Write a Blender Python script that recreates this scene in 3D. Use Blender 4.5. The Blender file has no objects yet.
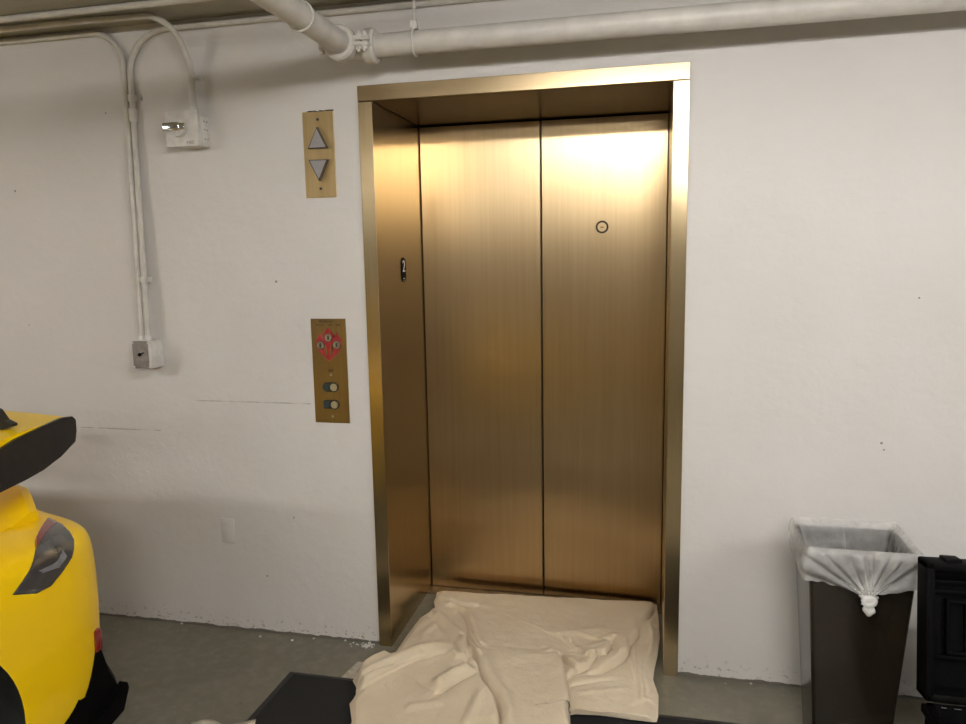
import bpy, bmesh, math, random
import numpy as np
from mathutils import Vector, Matrix, noise
from mathutils.bvhtree import BVHTree
random.seed(7)
C = bpy.context.scene.collection
sc = bpy.context.scene
PI = math.pi

# ------------------------------------------------------------------ camera
cam_data = bpy.data.cameras.new('camera')
cam_data.sensor_width = 36.0
cam_data.lens = 740.36 / 966 * 36.0
cam_data.clip_start = 0.05
cam = bpy.data.objects.new('camera', cam_data)
C.objects.link(cam)
right = Vector((0.9751936, 0.2206277, -0.0179112))
down = Vector((0.0139446, -0.1419888, -0.9897700))
fwd = Vector((-0.2209139, 0.9649677, -0.1415431))
M = Matrix((right, -down, -fwd)).transposed().to_4x4()
M.translation = Vector((1.0089, -2.6701, 1.5649))
cam.matrix_world = M
sc.camera = cam

# ------------------------------------------------------------------ world, exposure
w = bpy.data.worlds.new('garage_ambient')
w.use_nodes = True
w.node_tree.nodes['Background'].inputs[0].default_value = (0.9, 0.92, 1.0, 1)
w.node_tree.nodes['Background'].inputs[1].default_value = 0.05
sc.world = w
sc.view_settings.view_transform = 'Standard'
sc.view_settings.look = 'None'
sc.view_settings.gamma = 1
sc.view_settings.use_curve_mapping = False
sc.view_settings.exposure = 0.72
LIGHTS = [  # fluorescent fixtures: x, y, length along x, watts
    (1.02, -1.95, 1.20, 68.0),
    (-3.40, -2.60, 1.20, 105.0),
    (3.50, -2.30, 1.20, 110.0),
    (-1.20, -6.40, 1.20, 40.0),
    (1.70, -4.60, 1.20, 135.0),  # added fill to brighten the walls, kept out of the door reflections
]
LIGHT_COL = (1.0, 0.968, 0.932)

# ------------------------------------------------------------------ helpers
def link(name, me, m=None, parent=None):
    o = bpy.data.objects.new(name, me)
    C.objects.link(o)
    if m is not None:
        for k in (m if isinstance(m, (list, tuple)) else [m]):
            me.materials.append(k)
    if parent is not None:
        o.parent = parent
        o.matrix_parent_inverse = parent.matrix_basis.inverted()
    return o

def obj(name, bm, m=None, parent=None, smooth=False, angle=None):
    bmesh.ops.recalc_face_normals(bm, faces=bm.faces)
    if smooth:
        for f in bm.faces: f.smooth = True
        if angle:
            for e in bm.edges:
                if len(e.link_faces) == 2 and e.calc_face_angle(0) > math.radians(angle):
                    e.smooth = False
    me = bpy.data.meshes.new(name)
    bm.to_mesh(me); bm.free()
    return link(name, me, m, parent)

def tag(o, label=None, cat=None, group=None, kind=None):
    if label: o['label'] = label
    if cat: o['category'] = cat
    if group: o['group'] = group
    if kind: o['kind'] = kind
    return o

def thing(name, label, cat, loc=(0, 0, 0), group=None, kind=None):
    o = bpy.data.objects.new(name, None)
    o.empty_display_size = 0.1
    o.location = loc
    C.objects.link(o)
    return tag(o, label, cat, group, kind)

def box(bm, a, b, bevel=0.0, seg=2, mi=0):
    vs = [bm.verts.new((x, y, z)) for z in (a[2], b[2]) for y in (a[1], b[1]) for x in (a[0], b[0])]
    fs = [(0, 2, 3, 1), (4, 5, 7, 6), (0, 1, 5, 4), (2, 6, 7, 3), (0, 4, 6, 2), (1, 3, 7, 5)]
    fc = [bm.faces.new([vs[i] for i in f]) for f in fs]
    for f in fc: f.material_index = mi
    if bevel > 0:
        es = list({e for f in fc for e in f.edges})
        bmesh.ops.bevel(bm, geom=es, offset=bevel, segments=seg, profile=0.5, affect='EDGES')
    return vs

def bx(name, a, b, m, parent=None, bevel=0.0, seg=2):
    bm = bmesh.new(); box(bm, a, b, bevel, seg)
    return obj(name, bm, m, parent, smooth=bevel > 0, angle=35)

def frame_of(d):
    d = d.normalized()
    u = d.orthogonal().normalized()
    return u, d.cross(u)

def tube(bm, pts, r, seg=14, cap=True, closed=False):
    pts = [Vector(p) for p in pts]
    n = len(pts)
    rs = r if isinstance(r, (list, tuple)) else [r] * n
    rings = []
    prev = None
    for i, p in enumerate(pts):
        if closed: t = pts[(i + 1) % n] - pts[i - 1]
        else: t = pts[min(i + 1, n - 1)] - pts[max(i - 1, 0)]
        t.normalize()
        if prev is None: u = t.orthogonal().normalized()
        else: u = (prev - t * prev.dot(t)).normalized()
        prev = u
        v = t.cross(u)
        rings.append([bm.verts.new(p + (u * math.cos(a) + v * math.sin(a)) * rs[i])
                      for a in [2 * PI * k / seg for k in range(seg)]])
    m = n if closed else n - 1
    for i in range(m):
        A, B = rings[i], rings[(i + 1) % n]
        for k in range(seg):
            bm.faces.new((A[k], A[(k + 1) % seg], B[(k + 1) % seg], B[k]))
    if cap and not closed:
        bm.faces.new(rings[0][::-1]); bm.faces.new(rings[-1])
    return rings

def cyl(bm, p, q, r, seg=20): return tube(bm, [p, q], r, seg)

def bend(pts, rad, n=10):
    """polyline with each inner corner rounded by a quadratic arc"""
    pts = [Vector(p) for p in pts]
    rads = rad if isinstance(rad, (list, tuple)) else [rad] * (len(pts) - 2)
    out = [pts[0]]
    for i in range(1, len(pts) - 1):
        a, b, c = pts[i - 1], pts[i], pts[i + 1]
        d1 = (a - b).normalized(); d2 = (c - b).normalized()
        ang = d1.angle(d2)
        cut = min(rads[i - 1] / math.tan(ang / 2), (a - b).length * .98, (c - b).length * .98) if ang < 3.1 else 0
        if cut == 0: out.append(b); continue
        rr = cut * math.tan(ang / 2)
        cen = b + (d1 + d2).normalized() * (rr / math.sin(ang / 2))
        s = (b + d1 * cut - cen).normalized(); e = (b + d2 * cut - cen).normalized()
        for k in range(n + 1):
            out.append(cen + s.slerp(e, k / n) * rr)
    out.append(pts[-1])
    return out

def prism(bm, poly, y0, y1, axis='y'):
    """extrude a 2D polygon; axis y: (x,z) polygon, axis x: (y,z) polygon, axis z: (x,y)"""
    def P(p, k):
        return {'y': (p[0], k, p[1]), 'x': (k, p[0], p[1]), 'z': (p[0], p[1], k)}[axis]
    A = [bm.verts.new(P(p, y0)) for p in poly]
    B = [bm.verts.new(P(p, y1)) for p in poly]
    bm.faces.new(A); bm.faces.new(B[::-1])
    n = len(poly)
    for i in range(n):
        bm.faces.new((A[i], B[i], B[(i + 1) % n], A[(i + 1) % n]))
    return A, B

def text(name, body, size, loc, rot, m, parent=None, depth=0.0004, xs=1.0):
    cu = bpy.data.curves.new(name, 'FONT')
    cu.body = body; cu.size = size; cu.extrude = depth
    cu.align_x = 'CENTER'; cu.align_y = 'CENTER'
    t = bpy.data.objects.new(name, cu)
    C.objects.link(t)
    bpy.context.view_layer.update()
    me = bpy.data.meshes.new_from_object(t)
    bpy.data.objects.remove(t)
    me.transform(Matrix.Translation(Vector(loc)) @ rot.to_4x4() @ Matrix.Diagonal((xs, 1, 1, 1)))
    return link(name, me, m, parent)

ROT_WALL = Matrix.Rotation(PI / 2, 3, 'X')      # reads from -Y

# ------------------------------------------------------------------ materials
class NT:
    def __init__(s, name):
        s.m = bpy.data.materials.new(name); s.m.use_nodes = True
        s.t = s.m.node_tree; s.n = s.t.nodes; s.p = s.n['Principled BSDF']
    def node(s, typ, **kw):
        x = s.n.new(typ)
        for k, v in kw.items():
            if hasattr(x, k) and k not in ('inputs',): setattr(x, k, v)
        return x
    def l(s, a, b): s.t.links.new(a, b)
    def coord(s, scale=(1, 1, 1)):
        g = s.n.new('ShaderNodeNewGeometry'); mp = s.n.new('ShaderNodeMapping')
        mp.inputs['Scale'].default_value = scale
        s.l(g.outputs['Position'], mp.inputs[0]); return mp.outputs[0]
    def noise(s, vec, scale, detail=4, rough=.55):
        x = s.n.new('ShaderNodeTexNoise'); x.inputs['Scale'].default_value = scale
        x.inputs['Detail'].default_value = detail; x.inputs['Roughness'].default_value = rough
        s.l(vec, x.inputs['Vector']); return x.outputs[0]
    def ramp(s, fac, stops):
        r = s.n.new('ShaderNodeValToRGB'); e = r.color_ramp.elements
        while len(e) < len(stops): e.new(0.5)
        for i, (p, c) in enumerate(stops):
            e[i].position = p; e[i].color = (c if len(c) == 4 else (*c, 1)) if hasattr(c, '__len__') else (c, c, c, 1)
        s.l(fac, r.inputs[0]); return r.outputs[0]
    def mix(s, fac, a, b, mode='MIX'):
        x = s.n.new('ShaderNodeMix'); x.data_type = 'RGBA'; x.blend_type = mode
        for sock, v in ((x.inputs['Factor'], fac), (x.inputs[6], a), (x.inputs[7], b)):
            if hasattr(v, 'links'): s.l(v, sock)
            elif hasattr(v, '__len__'): sock.default_value = (*v, 1) if len(v) == 3 else v
            else: sock.default_value = v
        return x.outputs[2]
    def math(s, op, a, b=0.0):
        x = s.n.new('ShaderNodeMath'); x.operation = op
        for sock, v in ((x.inputs[0], a), (x.inputs[1], b)):
            if hasattr(v, 'links'): s.l(v, sock)
            else: sock.default_value = v
        return x.outputs[0]
    def bump(s, h, strength, dist=.01):
        b = s.n.new('ShaderNodeBump'); b.inputs['Strength'].default_value = strength
        b.inputs['Distance'].default_value = dist
        s.l(h, b.inputs['Height']); s.l(b.outputs[0], s.p.inputs['Normal'])
    def set(s, **kw):
        for k, v in kw.items():
            sock = s.p.inputs[k.replace('_', ' ')]
            if hasattr(v, 'links'): s.l(v, sock)
            elif hasattr(v, '__len__') and len(v) == 3 and sock.type == 'RGBA': sock.default_value = (*v, 1)
            else: sock.default_value = v
        return s.m

def simple(name, col, rough=.5, metal=0.0, nz=0.06, scale=30, bump=0.0, **kw):
    t = NT(name); v = t.coord()
    n = t.noise(v, scale)
    lo = tuple(c * (1 - nz) for c in col); hi = tuple(min(1, c * (1 + nz)) for c in col)
    c = t.ramp(n, [(.3, lo), (.7, hi)])
    t.set(Base_Color=c, Roughness=rough, Metallic=metal, **kw)
    if bump: t.bump(n, bump, .002)
    return t.m

def wall_mat():
    t = NT('painted_concrete')
    v = t.coord()
    big = t.noise(v, 1.1, 3)
    base = t.ramp(big, [(.3, (.60, .575, .55)), (.7, (.655, .635, .615))])
    # brush and trowel marks
    st = t.noise(t.coord((1, 1, 2.2)), 14, 5, .6)
    base = t.mix(t.math('MULTIPLY', t.ramp(st, [(.35, 0.0), (.75, 1.0)]), .10), base, (.50, .47, .43))
    # pits in the concrete
    vo = t.n.new('ShaderNodeTexVoronoi'); vo.inputs['Scale'].default_value = 10
    t.l(v, vo.inputs['Vector'])
    sep = t.n.new('ShaderNodeSeparateColor'); t.l(vo.outputs['Color'], sep.inputs[0])
    near = t.math('LESS_THAN', vo.outputs['Distance'], t.math('MULTIPLY', sep.outputs[1], .05))
    pick = t.math('GREATER_THAN', sep.outputs[0], .5)
    pit = t.math('MULTIPLY', near, pick)
    base = t.mix(t.math('MULTIPLY', pit, .75), base, (.12, .10, .08))
    # flaking band along the floor
    g = t.n.new('ShaderNodeNewGeometry'); sx = t.n.new('ShaderNodeSeparateXYZ'); t.l(g.outputs['Position'], sx.inputs[0])
    low = t.math('SUBTRACT', 1.0, t.math('MULTIPLY', sx.outputs[2], 8.0))
    fl = t.noise(t.coord((1, 1, 1.6)), 42, 5, .65)
    flk = t.math('MULTIPLY', t.ramp(fl, [(.57, 0.0), (.62, 1.0)]), t.ramp(low, [(.25, 0.0), (.8, 1.0)]))
    base = t.mix(t.math('MULTIPLY', flk, .7), base, (.22, .19, .15))
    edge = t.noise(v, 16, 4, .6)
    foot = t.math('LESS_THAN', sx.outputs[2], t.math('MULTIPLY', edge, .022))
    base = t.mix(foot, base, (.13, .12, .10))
    # two form-board joints
    def seg(z, x0, x1):
        a = t.math('COMPARE', sx.outputs[2], z); a.node.inputs[2].default_value = .0025
        b = t.math('MULTIPLY', t.math('GREATER_THAN', sx.outputs[0], x0), t.math('LESS_THAN', sx.outputs[0], x1))
        return t.math('MULTIPLY', a, b)
    ln = t.math('ADD', seg(.862, -3, -1.0), seg(.995, -.82, -.31))
    brk = t.ramp(t.noise(v, 9, 3), [(.42, 0.0), (.55, 1.0)])
    ln = t.math('MULTIPLY', ln, t.math('ADD', t.math('MULTIPLY', brk, .55), .08))
    base = t.mix(ln, base, (.25, .22, .19))
    h = t.math('ADD', t.math('MULTIPLY', t.noise(v, 26, 6, .6), .5), t.math('MULTIPLY', t.noise(v, 4, 2), .9))
    h = t.math('SUBTRACT', h, t.math('MULTIPLY', pit, .5))
    h = t.math('SUBTRACT', h, t.math('MULTIPLY', flk, .35))
    h = t.math('SUBTRACT', h, t.math('MULTIPLY', ln, .3))
    t.bump(h, .35, .012)
    return t.set(Base_Color=base, Roughness=.62)

def floor_mat():
    t = NT('bare_concrete_floor'); v = t.coord()
    a = t.noise(v, 2.2, 5, .6); b = t.noise(v, 22, 5, .65)
    c = t.ramp(a, [(.3, (.108, .100, .073)), (.7, (.185, .172, .130))])
    c = t.mix(t.math('MULTIPLY', t.ramp(b, [(.45, 0.0), (.7, 1.0)]), .35), c, (.27, .255, .215))
    vo = t.n.new('ShaderNodeTexVoronoi'); vo.inputs['Scale'].default_value = 9; t.l(v, vo.inputs['Vector'])
    spk = t.math('LESS_THAN', vo.outputs['Distance'], .055)
    c = t.mix(t.math('MULTIPLY', spk, .5), c, (.05, .045, .04))
    t.bump(b, .25, .006)
    r = t.ramp(a, [(.3, .42), (.7, .62)])
    return t.set(Base_Color=c, Roughness=r)

def ceiling_mat():
    t = NT('ceiling_concrete'); v = t.coord()
    c = t.ramp(t.noise(v, 1.5, 4), [(.3, (.34, .325, .27)), (.7, (.40, .385, .33))])
    t.bump(t.noise(v, 30, 5), .3, .01)
    return t.set(Base_Color=c, Roughness=.8)

def brass_mat(name, grain, col_lo, col_hi, rough=.3, aniso=.7, streak=(60, 60, 1.5), smudge=.0):
    """brushed metal; grain = world direction of the brush marks"""
    t = NT(name)
    n = t.noise(t.coord(streak), 1.2, 3, .5)
    c = t.ramp(n, [(.2, col_lo), (.8, col_hi)])
    cx = t.n.new('ShaderNodeCombineXYZ')
    for i in range(3): cx.inputs[i].default_value = grain[i]
    return t.set(Base_Color=c, Metallic=1.0, Roughness=rough, Anisotropic=aniso, Tangent=cx.outputs[0])

WALL = wall_mat(); FLOOR = floor_mat(); CEIL = ceiling_mat()
BRASS_V = brass_mat('brushed_brass_doors', (1, 1, 0), (.49, .36, .20), (.55, .415, .24), rough=.31, aniso=.8)
BRASS_J = brass_mat('brushed_brass_frame', (1, 1, 0), (.48, .37, .21), (.56, .44, .265), rough=.26, aniso=.75)
BRASS_H = brass_mat('brushed_brass_header', (1, 0, 0), (.44, .33, .19), (.50, .385, .235), rough=.27, aniso=.5, streak=(1.5, 60, 60))
BRASS_P = brass_mat('brass_plate', (0, 0, 1), (.62, .47, .245), (.70, .55, .31), rough=.45, aniso=.3)
BRONZE = brass_mat('bronze_plate', (0, 0, 1), (.28, .20, .085), (.33, .245, .11), rough=.38, aniso=.4)
SOFFIT = brass_mat('shaded_brass_soffit', (1, 1, 0), (.21, .155, .088), (.24, .18, .105), rough=.22, aniso=.8)  # same brass as the frame, shade under the header painted into its colour
GAP = simple('dark_gap', (.012, .01, .008), .7)
PIPE = simple('painted_pipe', (.60, .575, .53), .42, nz=.10, scale=14, bump=.15)
PIPE_D = simple('painted_conduit', (.55, .525, .48), .5, nz=.10, scale=18, bump=.1)
BOXW = simple('white_painted_box', (.62, .60, .565), .5, nz=.12, scale=30, bump=.2)
BOXG = simple('grey_cover_plate', (.24, .22, .21), .45, metal=.3, nz=.2, scale=45)
CHROME = simple('polished_steel', (.85, .85, .88), .12, metal=1.0, nz=.05)
STEEL = simple('screw_steel', (.6, .56, .48), .35, metal=1.0)
BLACK = simple('black_plastic', (.0025, .0025, .0027), .6, nz=.3, Specular_IOR_Level=.06)
BLACK2 = simple('black_enamel', (.02, .018, .016), .3, nz=.2)
GREYLENS = simple('grey_lantern_lens', (.27, .265, .27), .35, nz=.08, scale=60)
BEZEL = simple('dark_lantern_edge', (.045, .032, .022), .5)
RED = simple('red_enamel', (.27, .010, .014), .5, nz=.1)
INK = simple('engraved_black', (.03, .022, .012), .6)
PEARL = simple('pale_disc', (.30, .26, .15), .3, nz=.12, scale=120)
SWITCH = simple('dull_switch_face', (.20, .18, .11), .45, nz=.3, scale=90)
BLUEGLASS = simple('dark_blue_inset', (.02, .045, .055), .15, nz=.4, scale=90)
WHITE = simple('white_enamel', (.8, .8, .78), .4)
YELLOW = simple('yellow_car_paint', (.96, .62, .0), .38, nz=.01, scale=3, Specular_IOR_Level=.3, Coat_Weight=.35, Coat_Roughness=.04)
RUBBER = simple('tyre_rubber', (.016, .016, .016), .75, nz=.2, bump=.2)
GLASSB = simple('tinted_glass', (.006, .007, .008), .05)
LAMP_GREY = simple('smoked_lamp_lens', (.055, .055, .055), .12, nz=.3, scale=20, Coat_Weight=1.0)
LAMP_RED = simple('red_lamp_lens', (.20, .012, .014), .12, nz=.2, Coat_Weight=1.0)
LAMP_BAR = simple('clear_lamp_bar', (.2, .2, .21), .15, nz=.2)
BIN = simple('dark_bronze_bin', (.016, .0125, .008), .18, nz=.03, scale=2)
CHIP = simple('paint_flakes', (.62, .60, .56), .7)
LIGHTCONC = simple('worn_pale_concrete', (.46, .42, .34), .8, nz=.25, scale=55, bump=.3)

def mat_mat():
    t = NT('black_mat_pile'); v = t.coord()
    n = t.noise(v, 260, 2)
    t.bump(n, .6, .003)
    return t.set(Base_Color=t.ramp(n, [(.3, (.003, .003, .003)), (.7, (.009, .0085, .008))]), Roughness=.95)
MATP = mat_mat()

def canvas_mat():
    t = NT('canvas_drop_cloth'); v = t.coord()
    n = t.noise(v, 3.0, 4, .6); f = t.noise(v, 160, 3)
    c = t.ramp(n, [(.3, (.66, .55, .395)), (.7, (.71, .61, .455))])
    b = t.noise(v, 11, 5, .6)
    c = t.mix(t.math('MULTIPLY', t.ramp(b, [(.60, 0.0), (.68, 1.0)]), .25), c, (.74, .66, .54))
    d = t.noise(v, 17, 4, .7)
    c = t.mix(t.math('MULTIPLY', t.ramp(d, [(.66, 0.0), (.72, 1.0)]), .3), c, (.40, .32, .22))
    h = t.math('ADD', t.math('MULTIPLY', f, .2), t.math('MULTIPLY', t.noise(v, 19, 5, .62), 1.3))
    t.bump(h, .75, .008)
    return t.set(Base_Color=c, Roughness=.9, Sheen_Weight=.15)
CANVAS = canvas_mat()

def film_mat(name, opac):
    t = NT(name); v = t.coord((1, 1, 1))
    n = t.noise(v, 24, 4, .6)
    t.bump(n, 1.0, .012)
    t.set(Base_Color=(.90, .89, .87), Roughness=.16, Specular_IOR_Level=.9)
    tr = t.n.new('ShaderNodeBsdfTransparent'); tr.inputs[0].default_value = (.96, .96, .95, 1)
    tl = t.n.new('ShaderNodeBsdfTranslucent'); tl.inputs[0].default_value = (.8, .79, .77, 1)
    m1 = t.n.new('ShaderNodeMixShader'); m1.inputs[0].default_value = .35
    t.l(t.p.outputs[0], m1.inputs[1]); t.l(tl.outputs[0], m1.inputs[2])
    m2 = t.n.new('ShaderNodeMixShader')
    fac = t.ramp(n, [(.3, opac - .07), (.7, opac + .07)])
    t.l(fac, m2.inputs[0]); t.l(tr.outputs[0], m2.inputs[1]); t.l(m1.outputs[0], m2.inputs[2])
    t.l(m2.outputs[0], t.n['Material Output'].inputs[0])
    return t.m
FILM = film_mat('clear_bin_liner_film', .44)
FILM_IN = film_mat('clear_bin_liner_inside', .36)
FILM_K = film_mat('bunched_liner_film', .92)

def emit_mat(name, col, s):
    m = bpy.data.materials.new(name); m.use_nodes = True
    nt = m.node_tree; nt.nodes.clear()
    e = nt.nodes.new('ShaderNodeEmission'); o = nt.nodes.new('ShaderNodeOutputMaterial')
    e.inputs[0].default_value = (*col, 1); e.inputs[1].default_value = s
    nt.links.new(e.outputs[0], o.inputs[0]); return m


# ------------------------------------------------------------------ the room
X0, X1, Y0, H = -5.0, 5.5, -8.5, 2.48
FL, FR, FT, OH, OW, DY = -.054, 1.123, 2.190, 2.134, 1.070, .55   # frame outline, opening height and width, door depth
def struct(name, bm, m, label=None, cat=None):
    o = obj(name, bm, m); return tag(o, label, cat, kind='structure')
bm = bmesh.new(); box(bm, (X0, Y0, -.1), (X1, .75, 0))
struct('floor', bm, FLOOR, 'bare grey concrete garage floor', 'floor')
bm = bmesh.new(); box(bm, (X0, Y0, H), (X1, .75, H + .1))
struct('ceiling', bm, CEIL, 'low painted concrete garage ceiling', 'ceiling')
bm = bmesh.new()
box(bm, (X0, 0, 0), (FL + .001, .75, H)); box(bm, (FR - .001, 0, 0), (X1, .75, H)); box(bm, (FL + .001, 0, FT - .001), (FR - .001, .75, H))
box(bm, (FL + .001, .66, 0), (FR - .001, .75, FT - .001))
struct('wall_back', bm, WALL, 'white painted concrete wall around the brass elevator', 'wall')
bm = bmesh.new(); box(bm, (X0 - .15, Y0, 0), (X0, .75, H)); struct('wall_left', bm, WALL, 'white concrete wall beyond the yellow car', 'wall')
bm = bmesh.new(); box(bm, (X1, Y0, 0), (X1 + .15, .75, H)); struct('wall_right', bm, WALL, 'white concrete wall far right of the black case', 'wall')
bm = bmesh.new(); box(bm, (X0 - .15, Y0 - .15, 0), (X1 + .15, Y0, H)); struct('wall_front', bm, simple('far_wall', (.42, .40, .37), .8), 'grey concrete wall facing the elevator', 'wall')

# worn paler strip of concrete at the elevator threshold
bm = bmesh.new()
prism(bm, [(-.112, -.262), (-.092, -.150), (.06, -.135), (.30, -.12), (.30, -.262)], .0006, .0035, 'z')
struct('trim_1', bm, LIGHTCONC, 'pale worn concrete patch beside the drop cloth', 'floor patch')

# ------------------------------------------------------------------ elevator
el = thing('door_1', 'brushed brass elevator entrance with closed double doors', 'elevator door', (OW / 2, 0, 0), kind='structure')
for x0, x1 in ((FL, 0), (OW, FR)):
    bm = bmesh.new(); box(bm, (x0, -.013, 0), (x1, DY + .045, OH - .0015), .0012, 1)
    obj('frame_jamb', bm, BRASS_J, el)
bm = bmesh.new()
box(bm, (FL, -.014, OH + .0005), (FR, 0.0, FT), .0012, 1)
obj('frame_header', bm, BRASS_H, el)
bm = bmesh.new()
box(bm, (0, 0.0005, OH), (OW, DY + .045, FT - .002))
obj('header_soffit', bm, SOFFIT, el)['label'] = 'brass underside of the header, darkened to look shaded'
mid = OW / 2 + .005
for x0, x1 in ((.004, mid - .0035), (mid + .0035, OW - .004)):
    bm = bmesh.new(); box(bm, (x0, DY, .008), (x1, DY + .03, OH - .006), .002, 1)
    obj('door_panel', bm, BRASS_V, el)
bx('door_gap_backing', (0, DY + .034, 0), (OW, DY + .044, OH), GAP, el)
bx('door_sill', (0, DY - .075, -.002), (OW, DY + .03, .006), simple('sill_metal', (.20, .15, .09), .45, metal=.8, nz=.2), el)
# lock escutcheon in the right panel
bm = bmesh.new()
c0 = Vector((.800, DY, 1.678))
tube(bm, [c0 + Vector((math.cos(a) * .0225, -.002, math.sin(a) * .0225)) for a in [2 * PI * k / 40 for k in range(40)]], .0042, 8, closed=True)
esc = obj('lock_ring', bm, INK, el, smooth=True)
bm = bmesh.new(); cyl(bm, c0 + Vector((0, .001, 0)), c0 + Vector((0, -.004, 0)), .0205, 32)
ld = obj('lock_disc', bm, BRASS_V, esc)
bm = bmesh.new(); box(bm, tuple(c0 + Vector((-.007, -.0052, -.003))), tuple(c0 + Vector((.007, -.0038, .001))))
obj('keyhole', bm, INK, esc)
# floor number plate on the left return
def stadium(w2, h2, n=10):
    return [(w2 * math.cos(a), (h2 - w2) + w2 * math.sin(a)) for a in [PI * k / n for k in range(n + 1)]] + \
           [(w2 * math.cos(a), -(h2 - w2) + w2 * math.sin(a)) for a in [PI + PI * k / n for k in range(n + 1)]]
bm = bmesh.new()
prism(bm, [(.281 + a, 1.515 + b) for a, b in stadium(.027, .050)], 0.0, .003, 'x')
npl = obj('floor_number_plate', bm, BLACK, el)
RX = Matrix.Rotation(PI / 2, 3, 'Z') @ Matrix.Rotation(PI / 2, 3, 'X')
text('number_two', '2', .068, (.0034, .281, 1.527), RX, WHITE, npl, .0008)
bm = bmesh.new()
for dy, dz in ((-.006, 0), (-.006, -.008), (.004, 0)):
    cyl(bm, (.002, .281 + dy, 1.479 + dz), (.0045, .281 + dy, 1.479 + dz), .0018, 8)
obj('braille_dot', bm, WHITE, npl)

# ------------------------------------------------------------------ hall lantern (up / down arrows)
hl = thing('hall_lantern', 'upright brass plate with grey up and down arrow lamps, left of elevator', 'elevator indicator', (-.219, 0, 1.953))
bm = bmesh.new(); box(bm, (-.2815, -.005, 1.796), (-.1565, .0, 2.111), .0012, 1)
hp = obj('brass_plate', bm, BRASS_P, hl)
hp.rotation_euler = (0, 0, 0)
def tri(cx, cz, up, w=.078, h=.078):
    s = 1 if up else -1
    return [(cx - w / 2, cz - s * h / 2), (cx + w / 2, cz - s * h / 2), (cx, cz + s * h / 2)]
for cz, up in ((2.015, True), (1.895, False)):
    P = tri(-.219, cz, up)
    bm = bmesh.new(); prism(bm, P, -.019, -.004, 'y')
    a = obj('arrow_lens_edge', bm, BEZEL, hl)
    Q = [(-.219 + (x + .219) * .86, cz + (z - cz) * .86 - (.003 if up else -.003)) for x, z in P]
    bm = bmesh.new(); prism(bm, Q, -.0205, -.0185, 'y')
    obj('up_arrow_lens' if up else 'down_arrow_lens', bm, GREYLENS, a)
for cz in (2.082, 1.829):
    bm = bmesh.new(); cyl(bm, (-.219, -.0072, cz), (-.219, -.004, cz), .0052, 14); obj('screw', bm, BEZEL, hl)
bm = bmesh.new()
rr = random.Random(3)
pts = [(-.262 + .106 * k / 14, -.003, 2.1115 + rr.uniform(-.001, .0025)) for k in range(15)]
tube(bm, pts, [.0012 + rr.uniform(0, .0022) for _ in pts], 6)
obj('plaster_gap', bm, BEZEL, hl)

# ------------------------------------------------------------------ fire service call panel
cp = thing('call_panel', 'dark bronze fire service panel with red flame emblem and two buttons', 'elevator call panel', (-.218, 0, 1.128))
bm = bmesh.new(); box(bm, (-.290, -.004, .9215), (-.1445, 0, 1.335), .001, 1)
obj('bronze_plate', bm, BRONZE, cp)
PX = -.2175
# emblem outlines traced in plate units (x right, z up), centre of the flame
emb = [(0, .071), (.014, .052), (.024, .040), (.022, .022), (.031, .034), (.040, .050), (.045, .034), (.056, .020), (.058, -.006),
       (.050, -.026), (.034, -.044), (.016, -.060), (-.002, -.074), (-.018, -.060), (-.036, -.044), (-.051, -.026), (-.058, -.004),
       (-.054, .018), (-.044, .036), (-.036, .050), (-.036, .032), (-.028, .022), (-.024, .038), (-.012, .054)]
ez = 1.237
bm = bmesh.new(); prism(bm, [(PX + a * .92, ez + b * .92) for a, b in emb], -.0052, -.0035, 'y')
bmesh.ops.triangulate(bm, faces=[f for f in bm.faces if len(f.verts) > 4])
fe = obj('flame_emblem', bm, RED, cp)
bm = bmesh.new(); prism(bm, [(PX + a, ez + b) for a, b in ((.012, -.018), (.016, -.036), (.004, -.052), (.002, -.034), (.008, -.012), (.018, .002))], -.0058, -.005, 'y')
bmesh.ops.triangulate(bm, faces=[f for f in bm.faces if len(f.verts) > 4])
obj('flame_cutout', bm, BRONZE, fe)
bm = bmesh.new(); prism(bm, [(PX + a, ez + b) for a, b in ((-.022, .0), (-.012, -.010), (-.008, -.036), (-.014, -.050), (-.018, -.03))], -.0058, -.005, 'y')
bmesh.ops.triangulate(bm, faces=[f for f in bm.faces if len(f.verts) > 4])
obj('flame_cutout', bm, BRONZE, fe)
for dx, dz in ((0, .024), (-.034, -.006), (.034, -.004)):
    bm = bmesh.new()
    cyl(bm, (PX + dx, -.009, ez + dz), (PX + dx, -.004, ez + dz), .0145, 24)
    k = obj('key_switch', bm, SWITCH, cp, smooth=True, angle=40)
    bm = bmesh.new()
    tube(bm, [(PX + dx + math.cos(a) * .0145, -.006, ez + dz + math.sin(a) * .0145) for a in [2 * PI * q / 28 for q in range(28)]], .0022, 6, closed=True)
    obj('switch_ring', bm, INK, k, smooth=True)
    bm = bmesh.new(); box(bm, (PX + dx - .003, -.0102, ez + dz - .008), (PX + dx + .004, -.0088, ez + dz + .009))
    obj('keyhole', bm, INK, k)
text('heading_text', 'FIRE SERVICE', .0105, (PX - .008, -.0045, 1.3235), ROT_WALL, INK, cp)
text('instruction_text', 'RECALL   \u2022  OFF  \u2022  ON', .0100, (PX, -.0045, 1.3105), ROT_WALL, INK, cp)
text('small_caption_text', 'FIRE', .0130, (PX + .003, -.0045, 1.1305), ROT_WALL, INK, cp)
for z in (1.114, .948):
    bm = bmesh.new(); cyl(bm, (PX + .003, -.007, z), (PX + .003, -.003, z), .0045, 14); s_ = obj('screw', bm, STEEL, cp, smooth=True, angle=40)
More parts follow.
